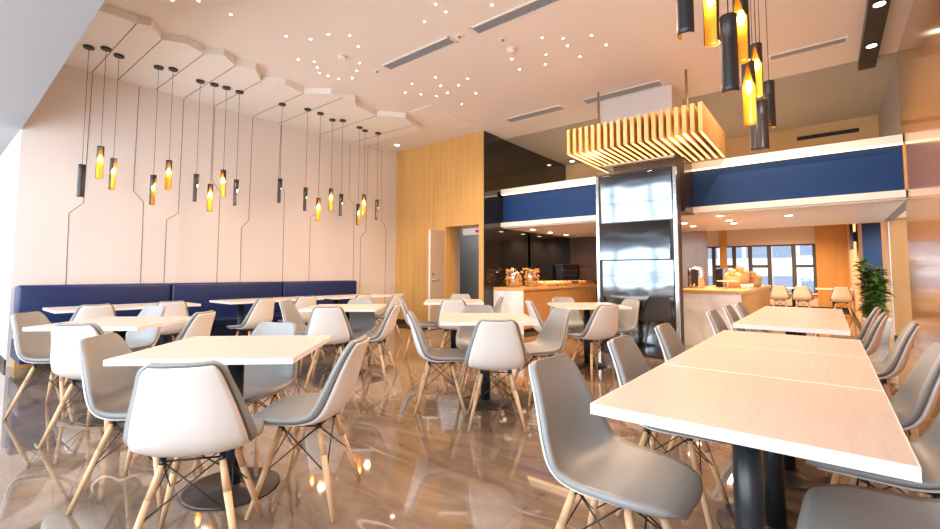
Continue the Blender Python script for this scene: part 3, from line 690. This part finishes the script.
def tube_data(key, r, L, cut, half):
    if key not in PROTO:
        bm = tube_mesh(r, L, cut, half); me = bpy.data.meshes.new('tube'); bm.to_mesh(me); bm.free(); me.materials.append(M['tube']); me.materials.append(M['gold']); PROTO[key] = me
    return PROTO[key]
def mesh_data(key, fn, m):
    if key not in PROTO:
        bm = bm_new(); fn(bm); me = bpy.data.meshes.new(key); bm.to_mesh(me); bm.free(); me.materials.append(m); PROTO[key] = me
    return PROTO[key]
def pendant(label, group, x, y, zt, zb, face, zc, r=0.036, half=1.35):
    """face: world angle the opening looks at, in degrees"""
    L = 0.39
    t = thing('pendant_light', label, 'pendant light', (x, y, zc), R(face) - math.pi/2, group)
    def part(name, me, parent, z):
        o = bpy.data.objects.new(name, me); COL.objects.link(o); o.parent = parent; o.location = (0, 0, z); return o
    tb = part('tube', tube_data(('t', r, half), r, L, 0.13, half), t, zb + L - zc)
    part('ceiling_rose', mesh_data('ceiling_rose', lambda b: lathe(b, [(0.052, -0.025), (0.055, -0.02), (0.055, 0)], 0, 0, 20), M['tube']), t, 0)
    bm = bm_new(); rod(bm, (0, 0, 0), (0, 0, zb + L - zc), 0.0028, n=6); obj('cord', bm, M['tube'], t)
    part('bulb', mesh_data('bulb', lambda b: lathe(b, [(0.004, -0.06), (0.016, -0.045), (0.02, -0.02), (0.014, 0.0), (0.012, 0.02)], 0, 0, 12), M['bulb']), tb, -0.135)
    return t
# (x, y, top, bottom, opening angle): 0 = towards the room, camera is at about -50
wall_p = [(-6.87,1.21,2.42,2.03,150,0), (-6.75,1.35,2.64,2.26,-8,1), (-6.85,1.50,2.55,2.16,35,1), (-6.83,1.92,2.41,2.02,38,1), (-6.74,2.06,2.62,2.23,-10,1), (-6.87,2.44,2.51,2.13,76,2),
          (-6.83,2.61,2.41,2.01,-12,1), (-6.81,2.77,2.64,2.24,-50,1), (-6.82,2.96,2.53,2.13,70,2), (-6.79,3.62,2.65,2.25,76,2), (-6.67,4.00,2.53,2.15,70,2), (-6.67,4.24,2.40,2.01,-20,1),
          (-6.79,4.56,2.63,2.23,-20,1), (-6.67,4.69,2.53,2.14,66,2), (-6.75,5.12,2.41,2.02,20,1), (-6.82,5.30,2.62,2.23,-40,1), (-6.75,5.56,2.54,2.16,64,2)]
ORD = ['first', 'second', 'third', 'fourth', 'fifth', 'sixth', 'seventh', 'eighth', 'ninth', 'tenth', 'eleventh', 'twelfth', 'thirteenth', 'fourteenth', 'fifteenth', 'sixteenth', 'seventeenth']
for i, (x, y, zt, zb, fa, k) in enumerate(wall_p):
    st = ['plain black side', 'gold opening glowing', 'thin glint of light'][k]
    pendant('black tube pendant, %s from left along the white wall, %s' % (ORD[i], st), 'tube pendants along the white wall', x, y, zt, zb, fa, ZP if y < 5.95 else ZC)
clus = [(-0.465,2.16,2.62,2.23,60,'leftmost tube of the cluster at upper right, black with a gold rim'), (-0.42,2.50,2.71,2.32,-115,'second tube from the left of the upper right cluster, gold inside lit'),
        (-0.34,2.47,2.42,2.03,80,'large black tube hanging lowest at the front of the upper right cluster'), (-0.315,2.72,2.68,2.28,-110,'brightly lit gold tube in the centre of the upper right cluster'),
        (-0.355,3.83,2.85,2.45,-100,'small lit tube at the middle right of the upper right cluster'), (-0.345,3.23,2.47,2.08,-90,'lit gold tube below the centre of the upper right cluster'),
        (-0.325,4.38,2.75,2.35,150,'rightmost slim black tube of the upper right cluster'), (-0.355,4.11,2.51,2.11,70,'black tube hanging lowest of the upper right cluster, right one'),
        (-0.415,4.2,2.52,2.13,80,'black tube half hidden behind the lowest one of the upper right cluster')]
for x, y, zt, zb, fa, lab in clus:
    pendant(lab, 'tube pendants clustered over the table row', x, y, zt, zb, fa, ZC, r=0.038)
for x, y, z in ((-6.6, 1.5, 2.35), (-6.6, 2.6, 2.3), (-6.5, 4.3, 2.3), (-6.6, 5.3, 2.3)): point('pendant_glow', (x, y, z), 5, WARM, 0.05)
for x, y, z in ((-0.45, 2.9, 2.25), (-0.45, 3.6, 2.2)): point('pendant_glow', (x, y, z), 9, WARM, 0.05)

# ------------------------------------------------------------------ ceiling fittings
stars = dict()
A = [(-4.93,2.65),(-4.76,2.87),(-4.5,2.94),(-4.32,3.11),(-4.46,3.34),(-5.35,3.05),(-5.24,3.22),(-5.36,3.34),(-5.49,3.46),(-5.47,3.58),(-5.44,3.74),(-5.27,3.85),(-5.02,3.74),(-4.8,3.62)]
B = [(-3.1,3.29),(-3.11,3.46),(-3.42,3.45)]
C_ = [(-4.3,4.57),(-4.73,4.52),(-5.05,4.68),(-4.9,4.88),(-4.76,5.08),(-4.44,4.84),(-4.53,5.09),(-4.22,4.99),(-3.97,4.9),(-4.66,5.6)]
D_ = [(-2.65,3.67),(-2.56,4.57),(-2.37,4.74),(-2.41,4.93),(-2.08,4.89),(-2.03,5.21),(-2.73,4.97),(-2.41,5.29),(-2.87,5.2),(-3.14,4.8),(-3.22,5.11),(-4.2,5.39)]
E_ = [(-5.18,1.55),(-4.98,1.72),(-4.98,2.04)]
cxp = lambda p: (p[0]*math.cos(_yaw) + p[1]*math.sin(_yaw)) / (-p[0]*math.sin(_yaw) + p[1]*math.cos(_yaw))
star_me = mesh_data('star_lens', lambda b: lathe(b, [(0.010, -0.003), (0.012, 0)], 0, 0, 12), M['star'])
ORD2 = ORD
for grp, where in ((A, 'star ring above the wall pendants'), (B, 'star trio at top centre'), (C_, 'star group below the left air grille'), (D_, 'scattered stars at the ceiling centre'), (E_, 'star trio at top left')):
    for i, p in enumerate(sorted(grp, key=cxp)):
        o = bpy.data.objects.new('star_light', star_me); COL.objects.link(o); o.location = (p[0], p[1], ZC)
        tag(o, 'tiny ceiling light, %s from left in the %s' % (ORD2[i], where), 'ceiling light', where)
def vent(label, x0, x1, y0, y1, nm=3):
    t = thing('ceiling_vent', label, 'vent', ((x0+x1)/2, (y0+y1)/2, ZC)); w, d = (x1-x0)/2, (y1-y0)/2
    bm = bm_new(); f = 0.018
    box(bm, -w, w, -d, -d+f, -0.012, 0); box(bm, -w, w, d-f, d, -0.012, 0); box(bm, -w, -w+f, -d, d, -0.012, 0); box(bm, w-f, w, -d, d, -0.012, 0)
    obj('frame', bm, M['trim'], t)
    bm = bm_new(); box(bm, -w+f, w-f, -d+f, d-f, -0.002, 0); obj('backing', bm, M['grilleback'], t)
    bm = bm_new()
    for k in range(5):
        y = -d + f + (2*d - 2*f)*(k+0.5)/5; box(bm, -w+f, w-f, y-0.006, y+0.006, -0.010, -0.002)
    for k in range(1, nm): 
        x = -w + 2*w*k/nm; box(bm, x-0.006, x+0.006, -d+f, d-f, -0.011, -0.002)
    obj('grille', bm, M['grille'], t)
vent('grey slotted air grille above the centre of the left seating', -4.62, -3.41, 3.84, 4.02)
vent('grey slotted air grille cut by the top edge, centre of the ceiling', -3.1, -1.95, 3.86, 4.04)
def flat_vent(label, x0, x1, y0, y1, m, z=ZC):
    t = thing('slot_diffuser', label, 'vent', ((x0+x1)/2, (y0+y1)/2, z)); w, d = (x1-x0)/2, (y1-y0)/2
    bm = bm_new(); f = 0.02
    box(bm, -w, w, -d, -d+f, -0.010, 0); box(bm, -w, w, d-f, d, -0.010, 0); box(bm, -w, -w+f, -d+f, d-f, -0.010, 0); box(bm, w-f, w, -d+f, d-f, -0.010, 0); obj('frame', bm, M['trim'], t)
    bm = bm_new(); box(bm, -w+f, w-f, -d+f, d-f, -0.004, 0)
    for k in (-1, 0, 1): box(bm, -w+f, w-f, k*d*0.5-0.004, k*d*0.5+0.004, -0.008, -0.004)
    obj('blade', bm, m, t)
flat_vent('pale slot diffuser left of the slatted canopy', -4.52, -3.39, 6.64, 6.88, M['grille'])
flat_vent('pale slot diffuser above the white top of the column', -3.03, -1.8, 6.66, 6.90, M['grille'])
flat_vent('pale slot diffuser right of the hanging tube cluster', -0.5, 0.29, 6.78, 6.95, M['grille'])
flat_vent('square-edged access panel above the middle of the bench', -5.62, -5.08, 5.3, 6.5, M['ceiling'])
t = thing('wall_slot_diffuser', 'dark slot diffuser in the upper wall above the blue beam', 'vent', (0.08, 10.5, 3.72))
bxo('slot', -0.45, 0.45, -0.012, 0, -0.035, 0.035, M['seam'], t)
for x, y, lab in ((-4.82, 3.36, 'white smoke detector inside the ring of star lights'), (-3.0, 4.57, 'white smoke detector below the right air grille')):
    t = thing('smoke_detector', lab, 'detector', (x, y, ZC)); bm = bm_new(); lathe(bm, [(0.035, -0.045), (0.05, -0.035), (0.052, -0.012)], 0, 0, 20); obj('sensor', bm, M['trim'], t)
    bm = bm_new(); lathe(bm, [(0.06, -0.012), (0.062, 0)], 0, 0, 20); obj('base_ring', bm, M['trim'], t)
for x, y, lab in ((-2.95, 4.31, 'round speaker disc beside the right air grille'), (-4.8, 3.92, 'small sprinkler disc left of the first air grille'), (-3.31, 3.93, 'small sprinkler disc between the two air grilles')):
    t = thing('ceiling_disc', lab, 'ceiling disc', (x, y, ZC)); bm = bm_new(); lathe(bm, [(0.05, -0.008), (0.055, 0)], 0, 0, 20); obj('cover', bm, M['trim'], t)
    bm = bm_new(); lathe(bm, [(0.018, -0.02), (0.018, -0.008)], 0, 0, 12); obj('centre', bm, M['rod'], t)
dl = [(-4.82,8.13,2.06,'front downlight under the left servery ceiling'), (-4.86,8.97,2.06,'middle downlight under the left servery ceiling'), (-4.86,9.75,2.06,'rear downlight under the left servery ceiling'),
      (-1.31,8.0,2.06,'front downlight of the row right of the steel column'), (-1.3,8.77,2.06,'middle downlight of the row right of the steel column'), (-1.31,9.34,2.06,'rear downlight of the row right of the steel column'),
      (-0.45,8.59,2.06,'single downlight under the middle of the right servery ceiling'), (-2.02,8.79,2.06,'front downlight just right of the steel column edge'), (-2.01,9.44,2.06,'rear downlight just right of the steel column edge'),
      (-7.3,6.55,ZC,'downlight in the ceiling corner of the white and maple walls'), (-4.9,10.2,ZC-0.012,'downlight in the grey ceiling at the end of the black wall')]
for x, y, z, lab in dl:
    t = thing('downlight', lab, 'downlight', (x, y, z))
    bm = bm_new(); lathe(bm, [(0.062, -0.006), (0.066, 0)], 0, 0, 24); obj('trim_ring', bm, M['trim'], t)
    bm = bm_new(); lathe(bm, [(0.046, -0.009), (0.048, -0.006)], 0, 0, 24); obj('lens', bm, M['lens'], t)
t = thing('track_light', 'black linear track light with tilted spots at the top right', 'track light', (0.50, 6.0, ZC))
bxo('housing', -0.085, 0.085, -2.2, 1.75, -0.11, 0, M['tube'], t)
for y in (-1.5, -0.1, 0.95):
    bm = bm_new(); rod(bm, (0, y, -0.11), (0, y, -0.122), 0.060, n=24); h = obj('spot_head', bm, M['tube'], t)
    bm = bm_new(); rod(bm, (0, y, -0.122), (0, y, -0.125), 0.046, n=24); obj('lens', bm, M['lens'], h)

# ------------------------------------------------------------------ far things
t = thing('wall_monitor', 'black monitor on a bracket on the far right return wall', 'monitor', (0.40, 12.4, 1.92))
bxo('screen', -0.02, 0.03, -0.4, 0.4, -0.28, 0.3, M['screen'], t); bxo('bracket', 0.03, 0.10, -0.1, 0.1, -0.1, 0.1, M['seam'], t)
t = thing('potted_plant', 'tall leafy green plant in a pale pot beside the wooden pier', 'plant', (0.60, 10.25, 0))
bm = bm_new(); lathe(bm, [(0.15, 0), (0.20, 0.36), (0.21, 0.40), (0.19, 0.40), (0.185, 0.36)], 0, 0, 28); obj('pot', bm, M['pot'], t)
bm = bm_new(); lathe(bm, [(0.17, 0.36), (0.17, 0.375)], 0, 0, 24); obj('soil', bm, M['soil'], t)
rp = random.Random(11); sb = bm_new(); lb = bm_new()
for s in range(9):
    a = rp.uniform(0, 6.28); top = Vector((0.17*math.cos(a)*rp.uniform(0.3, 1), 0.17*math.sin(a)*rp.uniform(0.3, 1), rp.uniform(0.95, 1.32)))
    b0 = Vector((0.07*math.cos(a), 0.07*math.sin(a), 0.37)); rod(sb, b0, top, 0.011, 0.006, 6)
    for k in range(60):
        f = rp.uniform(0.05, 1.02); p = b0.lerp(top, f); d = Vector((rp.gauss(0, 1), rp.gauss(0, 1), rp.uniform(-0.25, 0.7))).normalized()
        L = rp.uniform(0.13, 0.24); u, v = frame_of(d); wd = L*0.25
        m1 = p + d*L*0.45 + Vector((0, 0, 0.012)); tip = p + d*L - Vector((0, 0, 0.03))
        vs = [lb.verts.new(q) for q in (p, m1 + u*wd, tip, m1 - u*wd, m1 - v*0.006)]
        lb.faces.new((vs[0], vs[1], vs[4])); lb.faces.new((vs[1], vs[2], vs[4])); lb.faces.new((vs[2], vs[3], vs[4])); lb.faces.new((vs[3], vs[0], vs[4]))
obj('stems', sb, M['stem'], t); obj('foliage', lb, M['leaf'], t)
# building across the street, through the far window
t = thing('office_building', 'white building with bluish window bands outside the far window', 'building', (-10, 48, -8))
bxo('facade', -40, 40, 0, 10, 0, 30, M['facade'], t)
for z in range(9):
    bm = bm_new()
    for x in range(-28, 30, 2): box(bm, x + 0.15, x + 1.85, -0.05, 0.0, z*3.2 + 0.9, z*3.2 + 2.5)
    obj('window_band', bm, M['facglass'], t)
